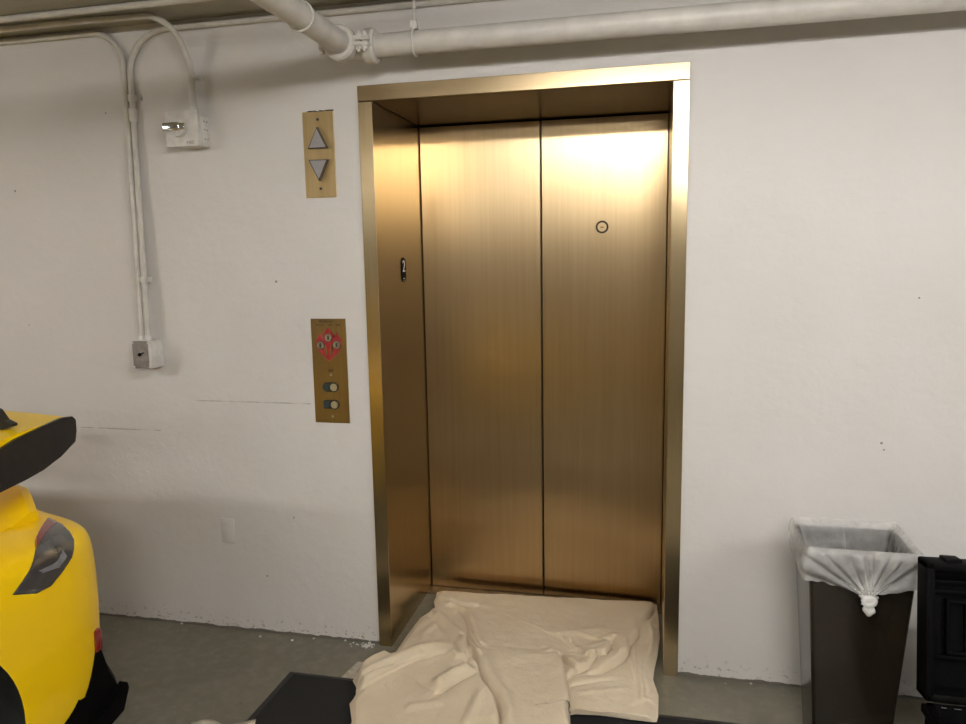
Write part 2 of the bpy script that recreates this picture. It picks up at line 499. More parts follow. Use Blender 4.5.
for z, rc in ((1.066, True), (.996, False)):
    bm = bmesh.new()
    if rc: prism(bm, [(PX + b, z + a) for a, b in stadium(.019, .033)][::-1], -.009, -.003, 'y')
    else:
        box(bm, (PX - .033, -.009, z - .017), (PX + .010, -.003, z + .017), .003, 2)
        cyl(bm, (PX + .014, -.009, z), (PX + .014, -.003, z), .0195, 24)
    b_ = obj('button_housing', bm, BLACK2, cp)
    bm = bmesh.new(); cyl(bm, (PX + .0145, -.013, z), (PX + .0145, -.008, z), .0145, 24)
    obj('call_button', bm, PEARL, b_, smooth=True, angle=40)
    bm = bmesh.new(); cyl(bm, (PX - .016, -.0112, z), (PX - .016, -.008, z), .0135, 20) if rc else box(bm, (PX - .028, -.0112, z - .013), (PX - .006, -.008, z + .013), .002, 1)
    obj('indicator_lens', bm, BLUEGLASS, b_, smooth=True, angle=40)

# blank wall plate low on the wall
wp = thing('blank_wall_plate', 'small white painted blank plate low on the wall, left of elevator', 'wall plate', (-.714, 0, .44))
bm = bmesh.new(); box(bm, (-.744, -.006, .388), (-.684, .001, .494), .002, 2); pl = obj('cover', bm, WALL, wp, smooth=True, angle=40)
for z in (.472, .452, .41):
    bm = bmesh.new(); cyl(bm, (-.720, -.0075, z), (-.720, -.005, z), .003, 10); obj('screw', bm, PIPE_D, wp)

# ------------------------------------------------------------------ conduits and boxes
def conduit(name, pts, label, group=None, r=.0115):
    bm = bmesh.new(); tube(bm, pts, r, 12)
    o = obj(name, bm, PIPE_D, None, smooth=True, angle=50)
    return tag(o, label, 'conduit', group)
CZ = 2.466
conduit('conduit', bend([(X0, -.215, CZ), (-1.2, -.232, CZ), (5.2, -.25, CZ)], .3),
        'straight white conduit on the ceiling, farthest from the wall')
conduit('conduit', bend([(X0, -.118, CZ), (-1.1, -.138, CZ), (-.735, -.118, CZ), (-.712, -.040, 2.30), (-.712, -.040, 2.130)], [.8, .12, .10], 12),
        'white conduit bending down from the ceiling to the handled switch box')
conduit('conduit', bend([(X0, -.0125, 2.460), (-1.026, -.0125, 2.460), (-1.026, -.0125, 2.20), (-1.020, -.045, 1.25)], [.13, 2], 14),
        'white conduit coming from the left and turning down to the junction box')
conduit('conduit', bend([(5.2, -.0125, 2.452), (-.998, -.0125, 2.452), (-.998, -.0125, 2.20), (-.990, -.045, 1.25)], [.17, 2], 14),
        'white conduit running over the elevator and turning down to the junction box')
def strap(xc, y, z, wid, label, tall=.012, off=.0125):
    t_ = thing('conduit_strap', label, 'pipe strap', (xc, 0, z), 'conduit straps on the left wall')
    bm = bmesh.new()
    n = 12; R_ = .0150
    prof = [(xc + math.cos(a) * R_, -off - max(0, math.sin(a)) * R_ if math.sin(a) > .01 else -.001) for a in [PI * k / n for k in range(n + 1)]]
    prof = [(xc + wid, -.001)] + prof + [(xc - R_ - .004, -.001)]
    for i in range(len(prof) - 1):
        (xa, ya), (xb, yb) = prof[i], prof[i + 1]
        if abs(xa - xb) + abs(ya - yb) < 1e-6: continue
        v = [bm.verts.new(p) for p in ((xa, ya, z - tall), (xb, yb, z - tall), (xb, yb, z + tall), (xa, ya, z + tall))]
        bm.faces.new(v)
    bmesh.ops.remove_doubles(bm, verts=bm.verts, dist=1e-5)
    o = obj('band', bm, PIPE, t_)
    md = o.modifiers.new('thickness', 'SOLIDIFY'); md.thickness = .0025; md.offset = 0
    bm = bmesh.new(); cyl(bm, (xc + wid - .006, -.006, z), (xc + wid - .006, 0, z), .004, 10); obj('screw', bm, PIPE_D, t_)
strap(-.998, 0, 2.205, .036, 'painted pipe strap on the twin conduits, just below their bends')
strap(-.712, 0, 2.262, .026, 'painted pipe strap on the conduit above the handled switch box', off=.034, tall=.008)
strap(-.998, 0, 1.495, .034, 'painted pipe strap low on the twin conduits above the junction box', off=.034)
bm = bmesh.new(); cyl(bm, (-.998, -.0125, 2.115), (-.998, -.0125, 2.165), .0170, 16)
cyl(bm, (-.998, -.0125, 2.135), (-.984, -.022, 2.135), .004, 8)
tag(obj('conduit_coupling', bm, PIPE, None, smooth=True, angle=40), 'short threaded coupling on the right one of the twin vertical conduits', 'conduit fitting')
for nm, x in (('left', -1.020), ('right', -.990)):
    bm = bmesh.new(); cyl(bm, (x, -.045, 1.251), (x, -.045, 1.268), .0145, 12)
    tag(obj('conduit_connector', bm, BOXW, None, smooth=True, angle=40), f'small connector nut on the {nm} conduit at the junction box top', 'conduit fitting', 'connector nuts on the junction box')

jb = thing('junction_box', 'white junction box with grey cover plate at the foot of twin conduits', 'electrical box', (-.998, 0, 1.14))
bm = bmesh.new(); box(bm, (-1.040, -.080, 1.138), (-.955, 0, 1.251), .004, 2); obj('box_body', bm, BOXW, jb, smooth=True, angle=40)
bm = bmesh.new(); box(bm, (-1.038, -.085, 1.139), (-.968, -.079, 1.250), .001, 1); cv = obj('cover_plate', bm, BOXG, jb)
bm = bmesh.new(); cyl(bm, (-1.004, -.089, 1.196), (-1.004, -.084, 1.196), .007, 14); cyl(bm, (-1.000, -.088, 1.198), (-.985, -.086, 1.204), .002, 6); obj('toggle', bm, BLACK, cv)
for x, z in ((-1.034, 1.244), (-.962, 1.244), (-.962, 1.145), (-1.034, 1.145)):
    bm = bmesh.new(); cyl(bm, (x, -.0885, z), (x, -.080, z), .0045, 10); obj('screw', bm, BOXW, jb)
bm = bmesh.new()
tube(bm, [(-.9555, -.042 + math.cos(a) * .013, 1.178 + math.sin(a) * .013) for a in [2 * PI * k / 20 for k in range(20)]], .0016, 6, closed=True)
obj('knockout_ring', bm, BOXW, jb, smooth=True)

sb = thing('switch_box', 'white painted electrical box with a shiny steel handle', 'electrical box', (-.75, 0, 2.0))
bm = bmesh.new(); box(bm, (-.775, -.052, 2.002), (-.675, 0, 2.115), .004, 2); b_ = obj('box_body', bm, BOXW, sb, smooth=True, angle=40)
bm = bmesh.new(); box(bm, (-.822, -.068, 2.002), (-.682, -.052, 2.134), .002, 2)
box(bm, (-.778, -.0525, 2.008), (-.692, -.045, 2.128)); obj('cover', bm, BOXW, sb, smooth=True, angle=40)
bm = bmesh.new()
tube(bm, [(-.762, -.068, 2.072), (-.762, -.082, 2.072)], [.037, .033], 32); obj('round_boss', bm, BOXW, sb, smooth=True, angle=40)
bm = bmesh.new(); box(bm, (-.818, -.096, 2.058), (-.745, -.074, 2.090), .006, 3)
box(bm, (-.765, -.092, 2.060), (-.722, -.072, 2.086), .004, 2); obj('steel_handle', bm, CHROME, sb, smooth=True, angle=40)['label'] = 'shiny steel lever handle'
text('panel_marking', 'FIRE', .018, (-.717, -.0685, 2.014), ROT_WALL, BOXG, sb, .0005)
for z in (2.095, 2.065, 2.03):
    bm = bmesh.new()
    for y in (-.036, -.018): cyl(bm, (-.676, y, z), (-.6735, y, z), .003, 8)
    obj('knockout', bm, BOXG, sb)
bm = bmesh.new(); cyl(bm, (-.712, -.040, 2.133), (-.712, -.040, 2.150), .0145, 12)
tag(obj('conduit_connector', bm, BOXW, None, smooth=True, angle=40), 'connector nut where the conduit enters the handled switch box', 'conduit fitting')

# ------------------------------------------------------------------ big sprinkler pipes
PR, PXc, PY, PZ = .0385, -.022, -.160, 2.281
bm = bmesh.new(); tube(bm, [(PXc, -7.8, PZ), (PXc, -4, PZ), (PXc, -.205, PZ)], PR, 28)
tag(obj('sprinkler_pipe', bm, PIPE, None, smooth=True, angle=50), 'thick painted pipe coming from the camera side to the elbow', 'pipe')
bm = bmesh.new(); tube(bm, [(.045, PY, PZ), (2, PY, PZ), (5.3, PY, PZ)], PR, 28)
tag(obj('sprinkler_pipe', bm, PIPE, None, smooth=True, angle=50), 'thick painted pipe running along the wall above the elevator', 'pipe')
bm = bmesh.new()
tube(bm, bend([(PXc, -.204, PZ), (PXc, PY, PZ), (.044, PY, PZ)], .045, 12), PR + .001, 24)
tag(obj('pipe_elbow', bm, PIPE, None, smooth=True, angle=50), 'painted elbow joining the two thick pipes above the elevator corner', 'pipe fitting')
def coupling(c, axis, label):
    t_ = thing('pipe_coupling', label, 'pipe coupling', c, 'grooved couplings at the pipe elbow')
    u = Vector(axis); c = Vector(c)
    side = Vector((0, 0, 1)).cross(u)
    for s in (1, -1):                                  # two half-shells
        bm = bmesh.new(); n = 14; rings = []
        prof = [(-.022, .001), (-.022, .013), (-.014, .019), (.014, .019), (.022, .013), (.022, .001)]
        for k in range(n + 1):
            a = PI * k / n
            d = (side * math.cos(a) * 1 + Vector((0, 0, 1)) * math.sin(a) * s)
            rings.append([bm.verts.new(c + u * p + d * (PR + q)) for p, q in prof])
        for A, B in zip(rings, rings[1:]):
            for i in range(len(prof)):
                j = (i + 1) % len(prof)
                bm.faces.new((A[i], A[j], B[j], B[i]))
        bm.faces.new(rings[0]); bm.faces.new(rings[-1][::-1])
        for q in (1, -1):
            p0 = c + side * q * (PR + .020) + Vector((0, 0, s * .009))
            m4 = Matrix((u, side, Vector((0, 0, 1)))).transposed()
            n0 = len(bm.verts)
            box(bm, (-.019, -.020, -.007), (.019, .016, .007), .003, 2)
            for v in list(bm.verts)[n0:]: v.co = p0 + m4 @ v.co
        h_ = obj('coupling_half', bm, PIPE, t_, smooth=True, angle=35)
    for q in (1, -1):
        p0 = c + side * q * (PR + .026)
        bm = bmesh.new()
        cyl(bm, p0 + Vector((0, 0, -.032)), p0 + Vector((0, 0, .034)), .0055, 10)
        cyl(bm, p0 + Vector((0, 0, .015)), p0 + Vector((0, 0, .026)), .0115, 6)
        cyl(bm, p0 + Vector((0, 0, -.026)), p0 + Vector((0, 0, -.015)), .0115, 6)
        obj('bolt', bm, BOXW, t_, smooth=True, angle=40)
coupling((PXc, -.225, PZ), (0, 1, 0), 'bolted coupling on the near side of the elbow, on the pipe towards the camera')
coupling((.062, PY, PZ), (1, 0, 0), 'bolted coupling right of the elbow, on the pipe along the wall')
def hanger(c, axis, label):
    t_ = thing('pipe_hanger', label, 'pipe hanger', c, 'ring hangers carrying the thick pipes')
    c = Vector(c); u = Vector(axis); side = Vector((0, 0, 1)).cross(u)
    bm = bmesh.new(); R_ = PR + .0035
    tube(bm, [c + side * math.cos(a) * R_ + Vector((0, 0, math.sin(a) * R_)) for a in [2 * PI * k / 36 for k in range(36)]], .0035, 8, closed=True)
    obj('ring', bm, PIPE, t_, smooth=True)
    bm = bmesh.new(); box(bm, tuple(c + Vector((-.012, -.012, R_))), tuple(c + Vector((.012, .012, R_ + .028))), .004, 2)
    obj('swivel', bm, PIPE, t_, smooth=True, angle=40)
    bm = bmesh.new(); cyl(bm, c + Vector((0, 0, R_ + .02)), (c.x, c.y, H), .0048, 10); obj('rod', bm, PIPE, t_, smooth=True, angle=40)
hanger((PXc, -.52, PZ), (0, 1, 0), 'ring hanger with rod on the pipe coming towards the camera, nearest the elbow')
hanger((.219, PY, PZ), (1, 0, 0), 'ring hanger with rod on the pipe along the wall, nearest the elbow')
hanger((2.45, PY, PZ), (1, 0, 0), 'ring hanger on the pipe along the wall, farthest right')
hanger((PXc, -3.1, PZ), (0, 1, 0), 'ring hanger on the pipe coming towards the camera, farthest from the elbow')

# ------------------------------------------------------------------ ceiling light fixtures
for i, (lx, ly, ll, wt) in enumerate(LIGHTS):
    HF = H - .04
    lab = ['ceiling fluorescent fixture nearest the elevator', 'ceiling fluorescent fixture beyond the yellow car, at the left',
           'ceiling fluorescent fixture to the far right', 'ceiling fluorescent fixture deepest in the garage', 'added fill fluorescent fixture behind and right of the camera'][i]
    f = thing('ceiling_light', lab, 'ceiling light', (lx, ly, H), 'fluorescent ceiling fixtures')
    TUBE = emit_mat('lit_fluorescent_tube', LIGHT_COL, wt)
    bm = bmesh.new(); prism(bm, [(ly - .09, HF), (ly + .09, HF), (ly + .05, HF - .022), (ly - .05, HF - .022)], lx - ll / 2, lx + ll / 2, 'x')
    obj('housing', bm, WHITE, f)
    bm = bmesh.new()
    box(bm, (lx - .4, ly - .02, HF - .001), (lx + .4, ly + .02, H))
    obj('mounting_spacer', bm, WHITE, f)
    for s in (-.045, .045):
        bm = bmesh.new(); cyl(bm, (lx - ll / 2 + .02, ly + s, HF - .042), (lx + ll / 2 - .02, ly + s, HF - .042), .014, 12)
        obj('tube', bm, TUBE, f, smooth=True, angle=40)
    for s in (-1, 1):
        bm = bmesh.new(); box(bm, (lx + s * (ll / 2 - .01) - .01, ly - .065, HF - .058), (lx + s * (ll / 2 - .01) + .01, ly + .065, HF - .020)); obj('tube_holder', bm, WHITE, f)

# ------------------------------------------------------------------ door mat
mt = thing('door_mat', 'large black mat in front of the elevator under the drop cloth', 'door mat', (.6, -.8, 0))
def quad_ring(bm, o, i_, z0, z1, zi):
    O0 = [bm.verts.new((x, y, z0)) for x, y in o]; O1 = [bm.verts.new((x, y, z1)) for x, y in o]
    I1 = [bm.verts.new((x, y, zi)) for x, y in i_]; I0 = [bm.verts.new((x, y, z0)) for x, y in i_]
    for a in range(4):
        b = (a + 1) % 4
        for P, Q in ((O0, O1), (O1, I1), (I1, I0), (I0, O0)): bm.faces.new((P[a], P[b], Q[b], Q[a]))
mo = [(-.320, -.266), (1.46, -.266), (1.46, -1.25), (-.335, -1.25)]
mi_ = [(-.297, -.286), (1.44, -.286), (1.44, -1.23), (-.312, -1.23)]
bm = bmesh.new(); quad_ring(bm, mo, mi_, .0006, .004, .009)
obj('rubber_border', bm, simple('mat_rubber', (.012, .011, .010), .5, nz=.2), mt)
bm = bmesh.new(); prism(bm, mi_, .001, .0085, 'z'); obj('mat_pile', bm, MATP, mt)

# ------------------------------------------------------------------ canvas drop cloth
def resample(P, n):
    P = np.array(P, float); d = np.r_[0, np.cumsum(np.hypot(*np.diff(P, axis=0).T))]
    s = np.linspace(0, d[-1], n)
    return np.stack([np.interp(s, d, P[:, 0]), np.interp(s, d, P[:, 1])], 1)
LEFT = [(.056, .449), (.066, .40), (.07, .35), (.101, .279), (.077, .265), (.053, .196), (.046, .02), (.043, -.154), (.009, -.164), (-.036, -.205), (-.046, -.26), (-.043, -.315), (-.01, -.36),
        (.002, -.395), (-.002, -.443), (.045, -.534), (.06, -.66), (.05, -.80)]
RIGHT = [(1.050, .512), (1.056, .40), (1.060, .219), (1.050, .08), (1.038, -.023), (1.033, -.091), (1.052, -.187), (1.050, -.304), (1.045, -.335),
         (.965, -.338), (.86, -.332), (.757, -.347), (.763, -.40), (.80, -.55), (.83, -.80)]
BACKE = [(.056, .449), (.09, .468), (.345, .480), (.622, .492), (.9, .503), (1.050, .512)]
NS, NT_ = 300, 320
def kd(P, ts):   # points at given normalised stations with breakpoints
    return resample(P, 2000)[np.clip((ts * 1999).astype(int), 0, 1999)]
# stations: right path is matched to the left so that the flap corner falls at the same depth
tt = np.linspace(0, 1, NT_)
Lp = kd(LEFT, tt)
def warp(t):      # right path station
    return np.interp(t, [0, .62, .80, 1], [0, .50, .70, 1])
Rp = kd(RIGHT, warp(tt))
ss = np.linspace(0, 1, NS)
Bk = resample(BACKE, 2000)[(ss * 1999).astype(int)]
lin0 = Lp[0][None] * (1 - ss[:, None]) + Rp[0][None] * ss[:, None]
XY = Lp[:, None, :] * (1 - ss[None, :, None]) + Rp[:, None, :] * ss[None, :, None]
XY += (Bk - lin0)[None] * np.exp(-tt * 18)[:, None, None]
def sdist(P, poly):
    best = np.full(P.shape[:-1], 1e9); side = np.zeros(P.shape[:-1]); ends = np.ones(P.shape[:-1]); nrm = np.zeros(P.shape)
    poly = np.array(poly, float); n = len(poly) - 1
    L = np.hypot(*np.diff(poly, axis=0).T); tot = L.sum(); acc = 0
    for i in range(n):
        a, b = poly[i], poly[i + 1]; d = b - a
        t = np.clip(((P - a) @ d) / (d @ d), 0, 1)
        q = a + t[..., None] * d; r = P - q; dist = np.hypot(r[..., 0], r[..., 1])
        m = dist < best; best = np.where(m, dist, best)
        side = np.where(m, np.sign(d[0] * r[..., 1] - d[1] * r[..., 0]), side)
        nrm = np.where(m[..., None], np.array([-d[1], d[0]]) / np.hypot(*d), nrm)
        s = (acc + t * L[i]) / tot; ends = np.where(m, s, ends); acc += L[i]
    return best, side, np.clip(np.minimum(ends, 1 - ends) * 6 + .12, 0, 1), nrm
Z = np.full(XY.shape[:2], .016)
def ridge(poly, h, w_):
    global Z
    d, s, e, _ = sdist(XY, poly); Z = Z + 1.3 * h * np.exp(-(d / w_) ** 2) * e
def step(poly, h, w_=.004, far=.10, hi=1, taper=True):
    """cloth is higher on the side hi (left of the path = 1)"""
    global Z
    d, s, e, nr = sdist(XY, poly); sd = d * s * hi; h = h * 1.5
    if not taper: e = np.clip((poly[0][1] + .01 - XY[..., 1]) / .06, 0, 1)
    # the high side laps over the low side and shades it
    LAP.append((nr * hi, sd, e * min(.007, h * .3)))
    Z = Z + h * e * (1 / (1 + np.exp(-np.clip(sd / (w_ * .7), -40, 40)))) * np.exp(-np.maximum(sd, 0) / far) - h * .2 * e * np.exp(-(np.clip(sd + .008, -1, 1) / .010) ** 2)
LAP = []
G1 = [(1.050, .507), (1.017, .361), (.969, .25), (.971, .185), (.941, .117), (.936, .027), (.908, -.028), (.847, -.108), (.80, -.13)]
G2 = [(.879, .105), (.855, -.01), (.825, -.016), (.794, -.091), (.759, -.118), (.685, -.022)]
G3 = [(.676, -.016), (.729, -.208), (.763, -.394), (.80, -.62)]
F1 = [(.128, .361), (.213, .319), (.287, .314)]
F2 = [(.085, .240), (.119, .263), (.165, .329)]
F3 = [(.205, .28), (.282, .101), (.323, -.048), (.392, -.17), (.437, -.266), (.498, -.351), (.53, -.435), (.56, -.6)]
F4 = [(.313, .027), (.376, -.067), (.414, -.096)]
F5 = [(.08, .183), (.249, -.017), (.316, -.115), (.384, -.171)]
F6 = [(.404, -.221), (.348, -.27), (.291, -.356)]
F7 = [(-.03, -.46), (.035, -.345), (.108, -.225), (.165, -.158), (.274, -.109)]
step(G1, .022, .004, .16, hi=-1)
step(G2, .016, .004, .05, hi=-1)
step(G3, .024, .004, .14, hi=-1, taper=False)
step([(.718, -.172), (.753, -.126), (.80, -.10)], .012, .003, .04, hi=1)
ridge([(.66, -.03), (.62, .03)], .012, .03)
step(F3, .012, .004, .07, hi=-1); ridge(F3, -.006, .008)
ridge([(p[0] + .035, p[1] + .01) for p in F3], .014, .022)
step(F4, .008, .003, .04, hi=-1)
step(F5, .014, .012, .09, hi=-1); ridge([(.10, .23), (.27, .03), (.34, -.08)], .016, .025)
step(F6, .014, .004, .07, hi=-1); ridge([(.38, -.205), (.32, -.25), (.27, -.32)], .014, .02)
ridge([(.42, -.19), (.36, -.155), (.31, -.15), (.27, -.109)], .010, .012)
ridge([(.35, -.11), (.345, -.17), (.40, -.20)], -.007, .006)
step(F7, .020, .020, .10, hi=1); ridge([(p[0] - .01, p[1] + .045) for p in F7], .016, .03)
ridge([(.045, -.16), (.0, -.23), (-.03, -.30)], .018, .03)
step(F1, .009, .004, .05, hi=1); step(F2, .012, .004, .05, hi=-1)
ridge([(.12, .32), (.25, .27)], .008, .02)
for P, h, w_ in (([(.706, .102), (.768, .031), (.808, .009)], -.005, .007), ([(.967, .153), (.983, -.054), (.991, -.157), (1.0, -.3)], .007, .010),
                 ([(.93, .10), (.955, -.06), (.97, -.16)], .006, .009), ([(1.009, .316), (1.05, .282)], -.005, .006), ([(1.0, .36), (1.03, .2), (1.02, .05)], .007, .012),
                 ([(.77, -.26), (.88, -.22), (.95, -.20)], .004, .012), ([(.95, -.30), (1.0, -.25), (1.05, -.24)], .006, .008),
                 ([(.45, -.3), (.44, -.45), (.43, -.7)], .010, .02), ([(.50, -.33), (.55, -.5)], -.006, .012), ([(.2, -.45), (.33, -.40)], .006, .02),
                 ([(.14, .10), (.22, .05), (.26, .03)], .004, .010), ([(.16, .14), (.13, .02), (.14, -.05)], .005, .016), ([(.62, .12), (.74, .16), (.85, .20)], .004, .02),
                 ([(.73, .15), (.82, .10), (.86, .12), (.90, .15)], .006, .012), ([(.70, .03), (.80, .03), (.86, .06)], .005, .010),
                 ([(.71, .0), (.78, -.03), (.82, -.01)], .006, .008), ([(.08, .40), (.06, .33)], .008, .02)):
    ridge(P, h, w_)
def groove(poly, dep, w_=.0070):
    global Z
    d, s, e, _ = sdist(XY, poly); Z = Z - 2.1 * dep * np.exp(-(d / w_) ** 2) * np.clip(e * 1.3, 0, 1)
Z = Z + .024
for P_, dp in ((F3[1:], .014), (F6, .014), (F4, .010), (F5[1:], .012), (F1, .009), (F2, .010), (G1, .012), (G2, .012), (G3, .012),
               ([(.718, -.172), (.753, -.126)], .010), ([(.345, -.15), (.36, -.185), (.395, -.20)], .009), ([(.27, .03), (.33, -.03), (.385, -.14)], .008),
               ([(.706, .102), (.768, .031), (.808, .009)], .007), ([(.93, .03), (.90, .01), (.86, .10), (.80, .13)], .006), ([(.967, .153), (.983, -.054)], .006),
               ([(.30, .10), (.36, .0), (.43, -.04)], .005), ([(-.03, -.40), (.03, -.30), (.09, -.22)], .008), ([(.73, -.22), (.85, -.16), (.93, -.14)], .004)):
    groove(P_, dp)
OFF = np.zeros_like(XY)
for nr, sd_, a_ in LAP:
    g_ = np.where(sd_ > 0, -np.exp(-(sd_ / .022) ** 2), .15 * np.exp(-(sd_ / .010) ** 2)) * a_
    OFF += nr * g_[..., None]
# cloth settles on the floor at its free edges
D = np.minimum(np.minimum(np.arange(NS), NS - 1 - np.arange(NS))[None, :] / 10.0, np.minimum(np.arange(NT_), NT_ - 1 - np.arange(NT_))[:, None] / 8.0)
edge = np.clip(D, 0, 1); edge = edge * edge * (3 - 2 * edge)
verts = []
for j in range(NT_):
    for i in range(NS):
        x, y = XY[j, i] + OFF[j, i] * edge[j, i]
        z = Z[j, i] + .0035 * noise.noise(Vector((x * 9, y * 9, 1))) + .0018 * noise.noise(Vector((x * 26, y * 22, 5))) + .008 * noise.noise(Vector((x * 3.2, y * 3.2, 9)))
        if x > 1.035 and -.02 < y: z = max(z, .012)
        z = .0122 + max(z - .0122, 0.0) * (.30 + .70 * edge[j, i])
        verts.append((x, y, z))
faces = [(j * NS + i, j * NS + i + 1, (j + 1) * NS + i + 1, (j + 1) * NS + i) for j in range(NT_ - 1) for i in range(NS - 1)]
me = bpy.data.meshes.new('drop_cloth'); me.from_pydata(verts, [], faces); me.update()
for p in me.polygons: p.use_smooth = True
dc = link('drop_cloth', me, CANVAS)
tag(dc, 'crumpled tan canvas drop cloth spread before the elevator doors', 'drop cloth')
sm = dc.modifiers.new('soften', 'SMOOTH'); sm.iterations = 1; sm.factor = .1
sd = dc.modifiers.new('thickness', 'SOLIDIFY'); sd.thickness = .0025; sd.offset = -1

# second scrap of cloth peeping in at the front edge of the mat
bm = bmesh.new()
g = []
for j in range(14):
    row = []
    for i in range(20):
        u, v = i / 19, j / 13
        x = -.50 + .22 * u + .02 * math.sin(v * 5); y = -.60 - .22 * v + .018 * math.sin(u * 7) - .03 * (1 - u)
        row.append(bm.verts.new((x, y, .006 + .010 * (0.5 + 0.5 * noise.noise(Vector((x * 20, y * 20, 0)))) + (.012 if x > -.345 else 0))))
    g.append(row)
for j in range(13):
    for i in range(19): bm.faces.new((g[j][i], g[j][i + 1], g[j + 1][i + 1], g[j + 1][i]))
o = obj('paper_scrap', bm, simple('pale_paper', (.50, .46, .37), .85), None, smooth=True)
o.modifiers.new('t', 'SOLIDIFY').thickness = .0015
tag(o, 'pale scrap lying on the floor by the black mat edge', 'scrap')

# paint flakes at the foot of the wall
bm = bmesh.new(); rr = random.Random(11)
for _ in range(46):
    if rr.random() < .55: x = rr.gauss(-.10, .035); y = rr.uniform(-.045, -.008)
    else: x = rr.uniform(-1.1, 1.5); y = rr.uniform(-.05, -.004)
    if x > -.07 and x < 1.13: x = -.10
    s = rr.uniform(.002, .0065)
    n = rr.randint(4, 6); a0 = rr.random() * 6
    P = [(x + math.cos(a0 + 2 * PI * k / n) * s * rr.uniform(.6, 1.3), y + math.sin(a0 + 2 * PI * k / n) * s * rr.uniform(.6, 1.2)) for k in range(n)]
    prism(bm, P, .0004, .0004 + s * .6, 'z')
tag(obj('paint_flakes', bm, CHIP), 'white paint flakes scattered along the foot of the wall', 'debris', kind='stuff')

# ------------------------------------------------------------------ waste bin and liner
wb = thing('waste_bin', 'tall dark bronze waste bin by the wall, right of elevator', 'waste bin', (1.615, -.30, 0))
def rrect(x0, y0, x1, y1, r, n=5):
    P = []
    for cx, cy, a in ((x1 - r, y0 + r, -PI / 2), (x1 - r, y1 - r, 0), (x0 + r, y1 - r, PI / 2), (x0 + r, y0 + r, PI)):
        for k in range(n + 1): P.append((cx + r * math.cos(a + PI / 2 * k / n), cy + r * math.sin(a + PI / 2 * k / n)))
    return P
BX0, BY0, BX1, BY1, BZ = 1.472, -.428, 1.772, -.178, .690
def binring(z, off=0.0, r=.012):
    k = 1 - z / BZ
    return [(x, y, z) for x, y in rrect(BX0 + .048 * k - off, BY0 + .035 * k - off, BX1 - .040 * k + off, BY1 - .035 * k + off, r)]
bm = bmesh.new()
rings = [[bm.verts.new(p) for p in binring(z, off)] for z, off in ((0.001, 0), (.2, 0), (.45, 0), (BZ - .03, 0), (BZ - .014, .002), (BZ - .014, -.004), (BZ - .03, -.005), (.35, -.006), (.03, -.006))]
for A, B in zip(rings, rings[1:]):
    n = len(A)
    for k in range(n): bm.faces.new((A[k], A[(k + 1) % n], B[(k + 1) % n], B[k]))
bm.faces.new(rings[0]); bm.faces.new(rings[-1])
obj('bin_body', bm, BIN, wb, smooth=True, angle=30)

ln_ = thing('bin_liner', 'clear plastic bag knotted over the rim of the waste bin', 'bin liner', (1.615, -.30, .5))
KX, KZ = 1.634, .560
def ring_pts(n, off, r=.006):
    P = rrect(BX0 - off, BY0 - off, BX1 + off, BY1 + off, r)
    P = np.array(P + [P[0]]); return resample(P, n + 1)[:-1]
N = 360
bm = bmesh.new(); rows = []
NR = 26
for j in range(NR):
    v = j / (NR - 1)
    row = []
    R0 = ring_pts(N, .005)
    for i in range(N):
        x, y = R0[i]
        front = max(0.0, min(1.0, (-.40 - y) / .03))
        left = max(0.0, min(1.0, (1.485 - x) / .02))
        dropF = .098 + .030 * math.exp(-((x - KX) / .10) ** 2) + .006 * noise.noise(Vector((x * 40, 0, 2)))
        drop = dropF * front + (1 - front) * (.10 + .012 * noise.noise(Vector((x * 20, y * 20, 7))))
        z = BZ + .010 - drop * v
        cx, cy = (BX0 + BX1) / 2, (BY0 + BY1) / 2
        nx = (1 if x > BX1 - .003 else -1 if x < BX0 + .003 else 0); ny = (1 if y > BY1 - .003 else -1 if y < BY0 + .003 else 0)
        L = math.hypot(nx, ny) or 1; nx /= L; ny /= L
        # folds fan out from the knot on the front; loose ripples elsewhere
        ang = math.atan2(z - KZ, x - KX)
        fan = .015 * abs(math.sin(ang * 11 + 2.2 * noise.noise(Vector((ang * 2, 0, 0))))) * front * min(1, v * 3)
        rip = .010 * (noise.noise(Vector((x * 18, y * 18, z * 26))) + .4) * (1 - front)
        belly = .010 * math.sin(v * PI) * (1 - front) + .006 * math.sin(v * PI) * front
        pull = .010 * math.exp(-((x - KX) / .03) ** 2) * v * front
        o_ = (fan + rip + pull) * min(1, v * 4) + belly
        row.append(bm.verts.new((x + nx * o_, y + ny * o_, z)))
    rows.append(row)
for A, B in zip(rows, rows[1:]):
    for k in range(N): bm.faces.new((A[k], A[(k + 1) % N], B[(k + 1) % N], B[k]))
obj('outer_skirt', bm, FILM, ln_, smooth=True)
bm = bmesh.new(); rows = []
for j in range(22):
    v = j / 21
    row = []
    R0 = ring_pts(N, .005 if j == 0 else -.010)
    for i in range(N):
        x, y = R0[i]; k = v * .42
        cx, cy = (BX0 + BX1) / 2, (BY0 + BY1) / 2
        wob = .006 * noise.noise(Vector((x * 16, y * 16, v * 9))) + (.012 * noise.noise(Vector((x * 7, y * 7, v * 4 + 3))) if j else 0)
        x = cx + (x - cx) * (1 - k * .75) + (wob + .012) * (1 if x < cx else -1) * min(1, v * 4)
        y = cy + (y - cy) * (1 - k * .75) + (wob + .012) * (1 if y < cy else -1) * min(1, v * 4)
        row.append(bm.verts.new((x, y, BZ + .010 - v * .42)))
    rows.append(row)
for A, B in zip(rows, rows[1:]):
    for k in range(N): bm.faces.new((A[k], A[(k + 1) % N], B[(k + 1) % N], B[k]))
bm.faces.new(rows[-1])
obj('inner_bag', bm, FILM_IN, ln_, smooth=True)
bm = bmesh.new()
ky = BY0 - .022
